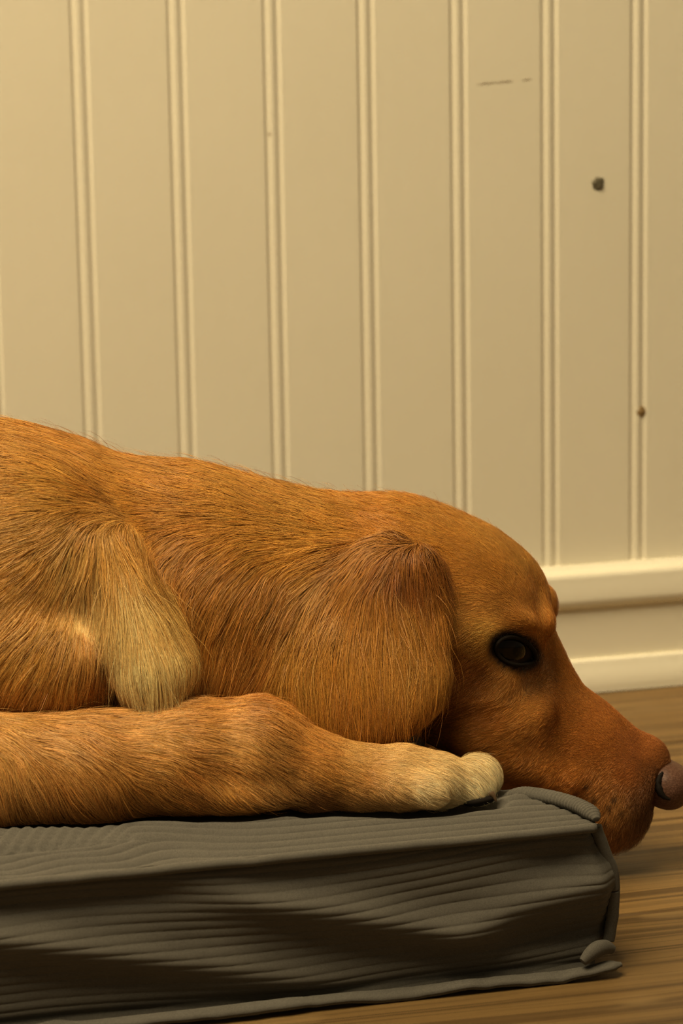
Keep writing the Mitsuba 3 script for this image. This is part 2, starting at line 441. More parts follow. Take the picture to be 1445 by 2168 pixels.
HEAD = [
    Ball(865, 1268, HY, 205, 200, 215, 0, 0.02),        # skull
    Ball(980, 1285, HY, 160, 172, 200, 25, 0.02),
    Ball(1050, 1300, HY, 104, 122, 150, 25, 0.016),     # forehead
    Ball(1085, 1306, HY - 0.0452, 58, 25, 48, 22, 0.006),       # near brow
    Ball(1146, 1306, HY - 0.0305, 28, 44, 40, -18, 0.006),      # ridge between the brow and the bridge
    Ball(1128, 1288, HY + 0.030, 50, 58, 55, 30, 0.008),       # far brow
    Cone((950, 1338, HY - 0.0560, 36), (1045, 1338, HY - 0.0515, 30), 0.010),   # arch behind the eye
    Ball(985, 1420, HY - 0.010, 150, 140, 172, 10, 0.02),      # cheek
    Ball(1040, 1540, HY - 0.010, 150, 105, 135, 15, 0.02),     # jaw
    Cone((1075, 1472, HY, 108), (1200, 1594, HY, 112), 0.014),  # muzzle
    Cone((1200, 1594, HY, 112), (1275, 1662, HY, 98), 0.02),
    Cone((1138, 1352, HY, 40), (1188, 1442, HY, 34), 0.008),   # stop
    Cone((1160, 1456, HY, 40), (1366, 1608, HY, 42), 0.008),   # bridge
    Cone((1366, 1608, HY, 42), (1398, 1650, HY, 34), 0.010),
    Cone((1000, 1562, HY - 0.0448, 40), (1130, 1505, HY - 0.0375, 36), 0.014),  # fold of the cheek
    Cone((1050, 1596, HY - 0.0412, 42), (1190, 1652, HY - 0.0325, 36), 0.008),  # fold of the lip
    Ball(1265, 1665, HY - 0.016, 108, 98, 55, 25, 0.012),      # near lip
    Ball(1275, 1665, HY + 0.016, 108, 98, 55, 25, 0.012),      # far lip
    Ball(1325, 1660, HY, 56, 74, 82, 25, 0.010),        # front of the muzzle
    Ball(1318, 1728, HY, 58, 48, 78, -35, 0.010),       # chin
    Cone((1010, 1590, HY, 85), (1290, 1735, HY, 48), 0.016),   # lower jaw
    Ball(1035, 1458, HY - 0.0750, 46, 30, 62, 20, 0.012, True),    # hollow under the arch
    Ball(1158, 1434, HY - 0.0500, 38, 34, 58, 0, 0.014, True),     # hollow in front of the eye
    Ball(1150, 1255, HY - 0.038, 12, 50, 40, -14, 0.008, True),   # furrow in the forehead
    Ball(1205, 1672, HY - 0.062, 10, 46, 70, -12, 0.008, True),   # corner of the lips
    Ball(1088, 1380, HY - 0.0640, 44, 32, 38, 15, 0.005, True),   # eye sockets
]
LEG = [
    *chain((-330, 1560, 1.672, 150), (-60, 1632, 1.662, 120), (200, 1622, 1.650, 112), (400, 1597, 1.645, 115), (540, 1588, 1.640, 108), (660, 1632, 1.634, 82),
           (760, 1648, 1.630, 68), (850, 1648, 1.625, 66), (925, 1654, 1.620, 64), k=0.008),
    Ball(455, 1672, 1.628, 165, 46, 62, 3, 0.006),
    Cone((190, 1712, 1.606, 20), (430, 1642, 1.602, 20), 0.010, True),
    Cone((430, 1642, 1.602, 20), (600, 1668, 1.598, 16), 0.010, True),
    Ball(845, 1662, 1.612, 58, 48, 50, 15, 0.006),
    Ball(898, 1672, 1.603, 54, 38, 34, 22, 0.003),      # toes
    Ball(992, 1656, 1.616, 60, 46, 36, 28, 0.003),
    Ball(1012, 1640, 1.636, 52, 46, 36, 25, 0.003),
    Ball(1000, 1650, 1.650, 55, 50, 40, 25, 0.004),
]
FARLEG = [
    *chain((-300, 1560, 1.93, 150), (100, 1600, 1.90, 110), (560, 1588, 1.875, 95), (800, 1600, 1.86, 75), (900, 1608, 1.855, 72), k=0.01),
    Ball(960, 1620, 1.85, 70, 48, 80, 20, 0.008),
    *chain((-1250, 1590, 1.66, 110), (-900, 1640, 1.63, 80), (-760, 1650, 1.625, 70), k=0.01),
]
EAR = [
    Ball(748, 1352, 1.674, 184, 195, 32, -6, 0.010, lean=11),
    Ball(840, 1225, 1.678, 95, 85, 36, 0, 0.014, lean=8),
    Cone((880, 1180, 1.672, 26), (914, 1300, 1.666, 20), 0.008),
    Cone((914, 1300, 1.666, 20), (914, 1450, 1.664, 18), 0.008),
    Ball(785, 1440, 1.667, 135, 95, 26, 0, 0.020),
    Cone((880, 1215, 1.650, 11), (893, 1330, 1.645, 13), 0.006, True),
    Cone((893, 1330, 1.645, 13), (890, 1440, 1.644, 9), 0.006, True),
]
FAREAR = [Ball(800, 1290, 1.822, 150, 150, 36, -8, 0.010)]
GROUPS = [('coat', TORSO + HEAD, 0.012), ('leg', LEG + FARLEG, 0.006), ('ear', EAR + FAREAR, 0.008)]


def smin(a, b, k):
    h = np.clip(0.5 + 0.5 * (b - a) / k, 0, 1)
    return b * (1 - h) + a * h - k * h * (1 - h)


def field(P, prims):
    out = np.full(len(P), 0.06)
    for s in prims:
        lo, hi = s.box()
        m = np.flatnonzero(np.all((P > lo - 0.035) & (P < hi + 0.035), axis=1))
        if len(m):
            d = s.d(P[m])
            out[m] = -smin(-out[m], d, s.k) if s.cut else smin(out[m], d, s.k)
    return out


def whole(P):
    ds = [field(P, g[1]) for g in GROUPS]
    out = ds[0]
    for d, g in zip(ds[1:], GROUPS[1:]):
        out = smin(out, d, g[2])
    return out, np.argmin(np.stack(ds), 0)


def surface_net(fn, lo, hi, h):
    n = np.ceil((np.asarray(hi) - lo) / h).astype(int) + 1
    ax = [lo[i] + h * np.arange(n[i]) for i in range(3)]
    V = np.empty(n)
    for i in range(n[0]):
        P = np.stack(np.meshgrid([ax[0][i]], ax[1], ax[2], indexing='ij'), -1).reshape(-1, 3)
        V[i] = fn(P).reshape(n[1:])
    ins = V < 0
    cnt = sum(ins[a:n[0] - 1 + a, b:n[1] - 1 + b, c:n[2] - 1 + c].astype(int) for a in (0, 1) for b in (0, 1) for c in (0, 1))
    cells = np.argwhere((cnt > 0) & (cnt < 8))
    idx = -np.ones(n - 1, int); idx[tuple(cells.T)] = np.arange(len(cells))
    acc, num = np.zeros((len(cells), 3)), np.zeros(len(cells))
    cor = np.array([[a, b, c] for a in (0, 1) for b in (0, 1) for c in (0, 1)])
    for i in range(8):
        for j in range(i + 1, 8):
            if np.abs(cor[i] - cor[j]).sum() == 1:
                va, vb = V[tuple((cells + cor[i]).T)], V[tuple((cells + cor[j]).T)]
                m = (va < 0) != (vb < 0)
                t = va[m] / (va[m] - vb[m])
                acc[m] += cor[i] + t[:, None] * (cor[j] - cor[i]); num[m] += 1
    verts = np.asarray(lo) + h * (cells + acc / num[:, None])
    faces = []
    for ax_ in range(3):
        o = [k for k in range(3) if k != ax_]
        sl = [slice(None)] * 3; s2 = [slice(None)] * 3
        sl[ax_], s2[ax_] = slice(0, -1), slice(1, None)
        ch = np.argwhere(ins[tuple(sl)] != ins[tuple(s2)])
        ch = ch[(ch[:, o[0]] > 0) & (ch[:, o[1]] > 0) & (ch[:, o[0]] < n[o[0]] - 1) & (ch[:, o[1]] < n[o[1]] - 1)]
        q = []
        for da, db in ((-1, -1), (0, -1), (0, 0), (-1, 0)):
            c = ch.copy(); c[:, o[0]] += da; c[:, o[1]] += db
            q.append(idx[tuple(c.T)])
        q = np.stack(q, 1)
        flip = ins[tuple(ch.T)] ^ (ax_ == 1)
        q[~flip] = q[~flip][:, ::-1]
        faces.append(q)
    q = np.vstack(faces)
    return trimesh.Trimesh(verts, np.vstack([q[:, [0, 1, 2]], q[:, [0, 2, 3]]]), process=False)


lows, highs = zip(*[s.box() for g in GROUPS for s in g[1] if not s.cut])
LO, HI = np.min(lows, 0) - 0.012, np.max(highs, 0) + 0.012
dog = surface_net(lambda P: whole(P)[0], LO, HI, 0.0030)


def smooth(v, faces, n, lam=0.5, mu=-0.52):
    from scipy.sparse import coo_matrix, diags
    e = np.vstack([faces[:, [0, 1]], faces[:, [1, 2]], faces[:, [2, 0]]])
    e = np.vstack([e, e[:, ::-1]])
    A = coo_matrix((np.ones(len(e)), (e[:, 0], e[:, 1])), shape=(len(v), len(v))).tocsr()
    A.data[:] = 1
    L = diags(1 / np.asarray(A.sum(1)).ravel()) @ A
    for _ in range(n):
        v = v + lam * (L @ v - v)
        v = v + mu * (L @ v - v)
    return v


v = smooth(dog.vertices.copy(), dog.faces, 5)
# the belly and the leg lie on the cushion, which gives way a little under them
fl = top_height(v[:, 0], v[:, 1]) - 0.004
on_bed = (v[:, 0] < BX1 - 0.03) & (v[:, 1] > BY0 - 0.01) & (v[:, 1] < BY1)
v[:, 2] = np.where(on_bed, np.maximum(v[:, 2], fl), v[:, 2])
CELL = 0.004
_gx, _gy = int((BX1 - BX0 + 0.2) / CELL) + 2, int((BY1 - BY0 + 0.2) / CELL) + 2
LOW = np.full((_gx, _gy), 9.0)
_ix = np.clip(((v[:, 0] - BX0 + 0.1) / CELL).astype(int), 0, _gx - 1); _iy = np.clip(((v[:, 1] - BY0 + 0.1) / CELL).astype(int), 0, _gy - 1)
np.minimum.at(LOW, (_ix, _iy), v[:, 2])
from scipy.ndimage import maximum_filter, gaussian_filter, map_coordinates
_mx, _my = np.meshgrid(BX0 - 0.1 + CELL * (np.arange(_gx) + 0.5), BY0 - 0.1 + CELL * (np.arange(_gy) + 0.5), indexing='ij')
PRESS = gaussian_filter(maximum_filter(np.clip(top_height(_mx, _my) - (LOW - 0.0036), 0, None), 3), 1.1)


def pressed(x, y):
    x, y = np.broadcast_arrays(np.asarray(x, float), np.asarray(y, float))
    return map_coordinates(PRESS, [(x.ravel() - BX0 + 0.1) / CELL - 0.5, (y.ravel() - BY0 + 0.1) / CELL - 0.5], order=1, mode='nearest').reshape(x.shape)


def bed_top(x, y):
    """The cushion's top with the dog's weight on it."""
    return top_height(x, y) - pressed(x, y)



dog = trimesh.Trimesh(v, dog.faces, process=False)
VN = meshkit.arrays(dog, True)[2]
GRP = whole(v)[1]

#BEDBUILD
build_bed()
# welt along the top front edge
xs = np.linspace(BX0, BX1 - 0.0075, 500)
wob = meshkit.fbm(np.stack([xs * 35, xs * 0, xs * 0], -1), 3) - 0.5
path = np.c_[xs, BY0 - 0.0043 + 0.0008 * wob, SEAM_Z + 0.0007 + 0.0010 * wob]
labels[obj('dog_bed__seam', tube(path, 0.0027 + 0.0005 * wob), 'corduroy', True)] = dict(label='top front seam of the grey corduroy cover')
# thick ribbed hem up the right end of the top
t = np.linspace(0, 1, 260)
hx = BX1 - 0.006 - 0.035 * sst(0, 0.075, t * 0.075)
hy = BY0 - 0.001 + t * 0.074
hz = SEAM_Z + 0.0012 - 0.003 * sst(0.75, 1.0, t) + 0.0075 * np.sin(math.pi * np.clip(t * 0.9 + 0.1, 0, 1)) ** 0.7
hz = hz - pressed(hx, hy)
hr = 0.0044 * (0.15 + 0.85 * sst(-0.03, 0.12, t) ** 0.6 * (1 - 0.45 * sst(0.9, 1.0, t))) * (1 + 0.05 * np.sin(t * 0.09 / 0.0024 * 2 * math.pi))
labels[obj('dog_bed__hem', tube(np.c_[hx, hy, hz], hr, 14, (1.25, 0.9)), 'corduroy', True)] = dict(label='thick ribbed hem on the right end of the top')
# bottom welt: wavy flange that rests on the floor
xs = np.linspace(BX0, BX1 + 0.006, 600)
w1 = meshkit.fbm(np.stack([xs * 28, xs * 0 + 3, xs * 0], -1), 3) - 0.5
path = np.c_[xs, BY0 - 0.010 - 0.007 * w1, 0.0048 + 0.009 * np.maximum(w1, -0.3) * sst(0.3, 0.45, xs) + 0.003 * sst(0.53, 0.556, xs)]
labels[obj('dog_bed__seam', tube(path, (0.0028 + 0.0022 * np.abs(w1)) * (1 - 0.6 * sst(0.548, 0.555, xs)), 10, (1.8, 1.0)), 'corduroy', True)] = dict(label='wavy bottom seam of the cover along the floor')
t = np.linspace(0, 1, 60)
path = np.c_[BX1 - 0.018 + 0.020 * t, BY0 - 0.012 + 0.006 * t, 0.0115 + 0.006 * np.sin(t * 2.6)]
labels[obj('dog_bed__corner_tab', tube(path, 0.0048 * np.sin(math.pi * (0.12 + 0.76 * t)) ** 0.6, 12, (0.8, 1.0)), 'corduroy', True)] = dict(label='tucked fold of cloth at the bottom corner')
# upright corner seam
zz = np.linspace(0.016, SEAM_Z - 0.002, 120)
w2 = meshkit.fbm(np.stack([zz * 50, zz * 0 + 7, zz * 0], -1), 3) - 0.5
path = np.c_[BX1 + end_pull(zz) + 0.0005 + 0.002 * w2, BY0 + 0.006 + 0 * zz, zz]
labels[obj('dog_bed__seam', tube(path, 0.0030 + 0.0003 * w2, 10, (1.0, 1.2)), 'corduroy', True)] = dict(label='upright seam at the right corner of the cover')
labels['dog_bed'] = dict(label='grey corduroy dog bed under the golden dog, on the wooden floor', category='dog bed')
# how the coat runs: pixel of a spot on the dog -> direction in the picture, length in mm, how far it stands off, colour
COAT = [
    (-900, 950, -1, .15, 24, .16, (205, 140, 56)), (-900, 1300, -.9, .5, 26, .16, (205, 142, 59)), (-900, 1600, -.6, .8, 26, .16, (215, 160, 81)),
    (-300, 930, -1, .1, 24, .15, (205, 140, 54)), (-300, 1200, -.95, .35, 24, .15, (205, 142, 56)), (-250, 1450, -.8, .6, 24, .16, (212, 150, 68)),
    (0, 920, -1, -.28, 22, .13, (200, 138, 52)), (150, 960, -1, -.42, 22, .13, (198, 134, 50)), (330, 1010, -1, -.40, 22, .13, (200, 136, 50)), (520, 1050, -1, -.30, 20, .14, (205, 142, 56)),
    (0, 1020, -1, .0, 22, .14, (204, 142, 56)), (120, 1050, -1, .15, 20, .16, (206, 146, 59)), (220, 1070, -1, .15, 20, .18, (190, 125, 43)), (330, 1090, -1, .08, 22, .16, (190, 124, 41)),
    (430, 1120, -1, .22, 24, .15, (192, 126, 43)), (560, 1120, -1, .15, 24, .14, (200, 136, 52)), (660, 1090, -1, .02, 20, .16, (208, 148, 63)),
    (330, 1160, -.75, .66, 22, .16, (184, 116, 38)), (420, 1220, -.66, .75, 26, .15, (190, 122, 41)), (500, 1200, -.75, .66, 26, .14, (192, 126, 43)), (560, 1280, -.55, .83, 28, .14, (194, 128, 47)),
    (450, 1330, -.42, .9, 30, .13, (196, 130, 49)), (500, 1420, -.4, .92, 30, .12, (198, 134, 54)), (430, 1430, -.25, .97, 26, .12, (190, 124, 47)), (590, 1430, -.4, .9, 26, .12, (188, 122, 45)),
    (0, 1120, -1, .12, 20, .15, (206, 146, 61)), (90, 1150, -.9, .4, 20, .17, (208, 150, 67)), (30, 1230, -.85, .5, 22, .15, (206, 145, 61)), (130, 1230, -.55, .85, 24, .17, (206, 146, 63)),
    (185, 1180, -.3, .95, 28, .2, (238, 184, 101)), (230, 1150, .1, 1, 30, .22, (227, 167, 77)), (270, 1180, .45, .9, 32, .2, (233, 177, 90)),
    (200, 1260, .05, 1, 38, .17, (251, 210, 131)), (260, 1260, .25, 1, 38, .15, (237, 200, 122)), (330, 1270, .5, .88, 34, .14, (225, 176, 92)), (260, 1380, .2, 1, 36, .13, (244, 221, 152)),
    (330, 1380, .3, .95, 36, .12, (241, 208, 133)), (390, 1380, .38, .92, 30, .12, (225, 178, 96)), (290, 1470, .08, 1, 34, .1, (244, 224, 161)), (360, 1460, .2, 1, 28, .1, (233, 193, 118)),
    (190, 1350, -.3, .95, 26, .14, (204, 140, 60)), (205, 1400, -.2, 1, 24, .12, (200, 134, 56)),
    (20, 1330, -.75, .65, 24, .15, (210, 150, 67)), (110, 1330, -.6, .8, 26, .15, (208, 148, 63)), (60, 1420, -.6, .8, 26, .15, (212, 152, 70)), (150, 1420, -.35, .95, 26, .14, (204, 142, 59)),
    (200, 1440, -.15, 1, 22, .12, (186, 118, 43)), (20, 1490, -.3, .6, 14, .3, (178, 108, 40)), (120, 1500, -.1, .6, 14, .26, (172, 102, 36)), (210, 1500, .1, .8, 14, .14, (150, 86, 31)),
    (760, 1055, -1, -.12, 16, .5, (214, 146, 56)), (860, 1060, -.95, -.25, 15, .5, (212, 144, 54)), (800, 1110, -.7, -.5, 13, .26, (206, 132, 44)), (700, 1120, -1, .1, 18, .18, (208, 142, 54)),
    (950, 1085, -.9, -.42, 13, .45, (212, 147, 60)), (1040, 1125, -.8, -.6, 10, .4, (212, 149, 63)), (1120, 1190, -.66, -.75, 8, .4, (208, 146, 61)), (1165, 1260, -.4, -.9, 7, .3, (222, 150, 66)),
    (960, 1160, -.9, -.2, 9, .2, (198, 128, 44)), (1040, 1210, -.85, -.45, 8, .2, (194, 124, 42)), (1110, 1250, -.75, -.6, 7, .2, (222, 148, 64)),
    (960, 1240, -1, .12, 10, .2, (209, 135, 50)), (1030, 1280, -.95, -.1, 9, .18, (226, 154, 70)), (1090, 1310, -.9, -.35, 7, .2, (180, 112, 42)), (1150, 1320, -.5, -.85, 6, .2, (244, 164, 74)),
    (970, 1320, -1, .3, 11, .18, (244, 175, 82)), (1030, 1335, -1, .1, 8, .16, (244, 183, 87)), (960, 1400, -.9, .5, 12, .16, (183, 112, 38)), (1010, 1430, -.85, .5, 10, .14, (168, 96, 31)),  # brow to cheek: lit ridges and shaded hollows put into the hair colour
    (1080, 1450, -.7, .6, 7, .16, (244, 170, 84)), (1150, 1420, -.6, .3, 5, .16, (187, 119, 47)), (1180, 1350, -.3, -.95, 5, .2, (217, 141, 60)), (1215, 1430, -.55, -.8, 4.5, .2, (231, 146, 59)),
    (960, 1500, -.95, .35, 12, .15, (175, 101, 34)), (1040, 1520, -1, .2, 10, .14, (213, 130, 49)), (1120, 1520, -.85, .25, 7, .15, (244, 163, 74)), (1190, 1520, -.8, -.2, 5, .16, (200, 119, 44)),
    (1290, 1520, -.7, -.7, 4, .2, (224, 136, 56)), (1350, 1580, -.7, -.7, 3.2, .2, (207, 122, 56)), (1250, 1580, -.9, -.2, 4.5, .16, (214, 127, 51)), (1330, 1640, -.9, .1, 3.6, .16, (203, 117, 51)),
    (960, 1590, -1, .1, 10, .14, (220, 139, 53)), (1050, 1600, -1, .15, 9, .14, (234, 150, 60)), (1130, 1600, -.9, .4, 7, .16, (230, 147, 64)), (1150, 1670, -.8, .5, 7, .16, (220, 135, 51)),
    (1210, 1650, -.8, .5, 6, .16, (227, 139, 56)), (1270, 1660, -.7, .6, 5.5, .17, (227, 149, 74)), (1250, 1720, -.5, .8, 7, .2, (224, 149, 76)), (1310, 1720, -.3, .9, 7.5, .22, (214, 149, 81)),
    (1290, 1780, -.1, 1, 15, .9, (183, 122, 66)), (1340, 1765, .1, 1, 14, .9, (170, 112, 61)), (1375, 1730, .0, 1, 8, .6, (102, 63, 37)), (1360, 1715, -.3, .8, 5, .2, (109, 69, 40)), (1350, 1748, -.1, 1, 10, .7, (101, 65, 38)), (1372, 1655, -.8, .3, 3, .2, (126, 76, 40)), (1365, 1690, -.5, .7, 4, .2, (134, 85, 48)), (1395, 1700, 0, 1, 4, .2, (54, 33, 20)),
]
EARC = [
    (850, 1135, -.3, -.9, 12, .3, (198, 135, 48)), (790, 1150, -.95, .2, 26, .16, (188, 123, 42)), (700, 1175, -.95, .35, 34, .14, (198, 137, 52)), (620, 1230, -.8, .6, 36, .13, (204, 147, 62)),
    (580, 1320, -.55, .83, 36, .12, (202, 145, 60)), (560, 1400, -.35, .93, 32, .12, (194, 135, 54)), (855, 1178, -.1, 1, 30, .2, (138, 74, 25)), (890, 1190, .2, 1, 30, .18, (150, 84, 28)), (780, 1200, -.5, .86, 36, .16, (186, 121, 42)),  # the dark spots at the ear base are parting shade painted into the hair
    (700, 1270, -.42, .9, 38, .13, (192, 129, 46)), (650, 1360, -.25, .97, 38, .12, (196, 135, 50)), (760, 1320, -.12, 1, 38, .12, (192, 129, 46)), (840, 1280, .14, 1, 38, .13, (196, 135, 54)),
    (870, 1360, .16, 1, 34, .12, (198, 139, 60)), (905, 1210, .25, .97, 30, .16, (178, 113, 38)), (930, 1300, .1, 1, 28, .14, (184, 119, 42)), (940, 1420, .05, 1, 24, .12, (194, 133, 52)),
    (630, 1450, .05, 1, 32, .1, (190, 127, 44)), (720, 1450, .02, 1, 34, .1, (182, 117, 38)), (800, 1450, .04, 1, 32, .1, (176, 111, 36)), (900, 1470, -.05, 1, 28, .1, (184, 119, 42)), (800, 1530, 0, 1, 24, .1, (168, 105, 34)),
]
LEGC = [
    (-900, 1640, .9, .3, 14, .15, (220, 162, 87)), (-300, 1600, .2, .95, 26, .15, (216, 154, 77)), (0, 1560, .75, .5, 18, .14, (214, 154, 75)), (10, 1650, .22, .97, 28, .14, (216, 154, 79)), (100, 1690, .3, .95, 26, .14, (200, 134, 62)),
    (110, 1570, .9, .25, 18, .13, (216, 154, 77)), (200, 1610, .85, .45, 22, .13, (214, 150, 73)), (220, 1690, .4, .85, 22, .16, (198, 132, 58)), (300, 1530, .98, -.1, 16, .12, (218, 156, 77)),
    (330, 1590, .95, .1, 18, .12, (214, 152, 73)), (380, 1650, .8, .5, 18, .14, (193, 127, 56)), (330, 1700, .55, .75, 16, .18, (204, 138, 62)), (450, 1500, .95, -.25, 16, .13, (208, 141, 62)), (470, 1570, .97, .1, 16, .12, (214, 152, 75)),
    (540, 1480, .7, .2, 16, .2, (204, 135, 58)), (470, 1680, .75, .6, 16, .18, (214, 148, 69)), (560, 1620, .85, .5, 16, .13, (214, 152, 77)), (570, 1690, .75, .6, 18, .18, (206, 150, 82)), (640, 1580, .9, .25, 12, .13, (204, 135, 58)),
    (680, 1640, .93, .3, 10, .13, (206, 139, 60)), (660, 1695, .6, .5, 10, .14, (150, 100, 50)), (760, 1590, .95, .15, 9, .15, (212, 158, 84)), (770, 1650, .95, .25, 8, .14, (200, 136, 60)), (780, 1705, .7, .4, 9, .16, (214, 160, 92)),  # darkest entry: shade on the leg's underside, put into the colour
    (850, 1590, .95, .2, 9, .15, (236, 185, 110)), (850, 1650, .9, .3, 9, .14, (236, 187, 114)), (900, 1600, .9, .4, 9, .15, (241, 196, 125)), (960, 1600, .85, .5, 9, .15, (245, 204, 135)), (890, 1675, .92, .35, 9, .12, (254, 228, 172)),
    (1000, 1630, .75, .65, 10, .14, (249, 219, 157)), (1030, 1670, .6, .75, 9, .12, (255, 239, 189)), (980, 1665, .8, .5, 10, .12, (255, 230, 174)), (850, 1710, .7, .3, 8, .12, (230, 178, 108)),
]


def fur_rgb(c):
    return 0.71 * lin(c) ** 0.98


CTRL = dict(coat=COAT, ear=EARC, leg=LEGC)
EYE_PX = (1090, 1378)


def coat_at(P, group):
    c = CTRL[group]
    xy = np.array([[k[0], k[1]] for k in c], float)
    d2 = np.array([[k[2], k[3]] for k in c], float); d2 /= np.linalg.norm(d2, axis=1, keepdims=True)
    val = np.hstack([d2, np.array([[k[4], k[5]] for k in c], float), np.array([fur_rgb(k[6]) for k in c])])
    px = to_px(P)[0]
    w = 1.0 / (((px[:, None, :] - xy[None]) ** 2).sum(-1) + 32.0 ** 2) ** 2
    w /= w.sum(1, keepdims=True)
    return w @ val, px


def eye_dark(px):
    """Black eyelid skin and the short dark hair round the near eye."""
    dx, dy = px[:, 0] - EYE_PX[0], px[:, 1] - EYE_PX[1]
    a = math.radians(22); x, y = dx * math.cos(a) + dy * math.sin(a), -dx * math.sin(a) + dy * math.cos(a)
    e = np.sqrt((x / 61.0) ** 2 + (y / 44.0) ** 2)
    return sst(1.12, 0.82, e), e


rng = np.random.default_rng(7)
NAMES = [g[0] for g in GROUPS]
body_col = np.zeros((len(v), 3))
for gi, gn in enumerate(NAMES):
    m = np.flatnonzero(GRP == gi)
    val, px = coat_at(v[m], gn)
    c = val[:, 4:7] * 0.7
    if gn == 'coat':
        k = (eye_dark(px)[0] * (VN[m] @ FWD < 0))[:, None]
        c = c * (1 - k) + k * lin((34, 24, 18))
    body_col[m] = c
TREE = cKDTree(v)


NOSE = Ball(1407, 1660, HY, 61, 56, 88, 25)


def grow(gn, count, steps=4, part=None):
    gi = NAMES.index(gn)
    fc = v[dog.faces].mean(1); fg = GRP[dog.faces[:, 0]]
    sel = np.flatnonzero(fg == gi)
    if part is not None:
        sel = sel[part(fc[sel])]
    cr = np.cross(v[dog.faces[sel, 1]] - v[dog.faces[sel, 0]], v[dog.faces[sel, 2]] - v[dog.faces[sel, 0]])
    area = np.linalg.norm(cr, axis=1) / 2
    nf = cr / (2 * area[:, None] + 1e-15)
    val, px = coat_at(fc[sel], gn)
    facing = -((fc[sel] - EYE) / np.linalg.norm(fc[sel] - EYE, axis=1, keepdims=True) * nf).sum(1)
    infr = (px[:, 0] > -70) & (px[:, 0] < 1500)
    wgt = area * np.where(facing > -0.25, 1.0, 0.22) * np.where(infr, 1.0, 0.10) * (12.0 / val[:, 2]) ** 0.85
    f = sel[rng.choice(len(sel), count, p=wgt / wgt.sum())]
    u = np.sqrt(rng.random(count)); b = rng.random(count)
    bary = np.stack([1 - u, u * (1 - b), u * b], 1)
    tri = dog.faces[f]
    root = (v[tri] * bary[..., None]).sum(1)
    n0 = (VN[tri] * bary[..., None]).sum(1); n0 /= np.linalg.norm(n0, axis=1, keepdims=True)
    val, px = coat_at(root, gn)
    if gn == 'coat':
        kd, e = eye_dark(px)
        kd = kd * (n0 @ FWD < 0.2)
        out = NOSE.d(root) < 0.0012                                      # bare skin of the nose
        keep = ~((e < 0.60) & (n0 @ FWD < 0.2)) & ~out
    else:
        kd = np.zeros(count); keep = np.ones(count, bool)
    bed_under = (root[:, 2] < bed_top(root[:, 0], root[:, 1]) + 0.0045) & (root[:, 0] < BX1 - 0.04)
    keep &= ~bed_under
    root, n0, val, px, kd = root[keep], n0[keep], val[keep], px[keep], kd[keep]
    m = len(root)
    far = (px[:, 0] < -70) | (px[:, 0] > 1500)
    L = val[:, 2] * 0.001 * (0.8 if part is not None and val[:, 2].mean() < 11 else 1.0) * rng.uniform(0.65, 1.2, m) * (1 - 0.55 * kd)
    lift = val[:, 3] * rng.uniform(0.5, 1.6, m)
    stray = rng.random(m) < 0.015                          # single hairs that stand off the coat
    lift = np.where(stray, lift * 2.2 + 0.12, lift); L = np.where(stray, L * 1.15, L)
    jit = rng.normal(0, 1, (m, 3)) * np.where(stray, 3.0, 1.0)[:, None]
    curl = (meshkit.noise(root * 130.0, 5) - 0.5)[:, None] * 1.1 + rng.normal(0, 0.10, (m, 1))
    curl2 = (meshkit.noise(root * 420.0, 6) - 0.5)[:, None] * 0.7
    pts = [root - n0 * 0.0006]
    p, n = pts[0].copy(), n0.copy()
    hug = {'coat': 0.55, 'leg': 0.55, 'ear': 0.12}[gn]
    hug = np.where(L > 0.027, 0.25, hug)
    for s in range(1, steps + 1):
        fv, _ = coat_at(p, gn)
        t = fv[:, :1] * RGT - fv[:, 1:2] * UPV
        t -= (t * n).sum(1, keepdims=True) * n
        t /= np.linalg.norm(t, axis=1, keepdims=True) + 1e-6
        b = np.cross(n, t)
        frac = s / steps
        d = t + b * (curl + curl2 * frac) * 0.5 + n * (lift * (1.6 - 1.7 * frac))[:, None] + jit * 0.05 - np.array([0, 0, 0.10 * frac])
        d /= np.linalg.norm(d, axis=1, keepdims=True)
        p = p + d * (L / steps)[:, None]
        dist, q = TREE.query(p, workers=-1)
        nq = VN[q]
        h = ((p - v[q]) * nq).sum(1)
        want = 0.0004 + lift * L * 0.75 * frac * (1.25 - 0.6 * frac)
        near = (dist < 0.012) & (GRP[q] == gi)
        fix = np.where(h < 0.0004, 0.0004 - h, np.where(near & (h > want), hug * (want - h), 0.0))
        fix = np.where(dist < 0.02, np.clip(fix, -0.004, 0.006), 0)
        p = p + nq * fix[:, None]
        bt = bed_top(p[:, 0], p[:, 1]) + 0.0022
        inbed = (p[:, 0] < BX1 - 0.035) & (p[:, 1] > BY0 - 0.004)
        p[:, 2] = np.where(inbed, np.maximum(p[:, 2], bt), p[:, 2])
        mixn = np.where(near, 0.6, 0.15)[:, None]
        n = n * (1 - mixn) + nq * mixn; n /= np.linalg.norm(n, axis=1, keepdims=True) + 1e-9
        pts.append(p.copy())
    pts = np.stack(pts, 1)                                # m, steps+1, 3
    # locks: hairs lean together towards their tips
    for every, power, amount in ((110, 1.3, 0.26), (14, 1.6, 0.40)):
        g = rng.choice(m, max(4, m // every), replace=False)
        key = root + n0 * 0.0 + rng.normal(0, 0.0006, (m, 3))
        _, gi2 = cKDTree(root[g]).query(key, workers=-1)
        gd = g[gi2]
        fr = (np.arange(steps + 1) / steps) ** power
        k = (amount * np.where(stray, 0.2, 1.0) * rng.uniform(0.3, 1.3, m) * np.clip(L / 0.016, 0.25, 1))[:, None, None] * fr[None, :, None]
        pts = pts + np.clip(k, 0, 0.85) * (pts[gd] - pts)
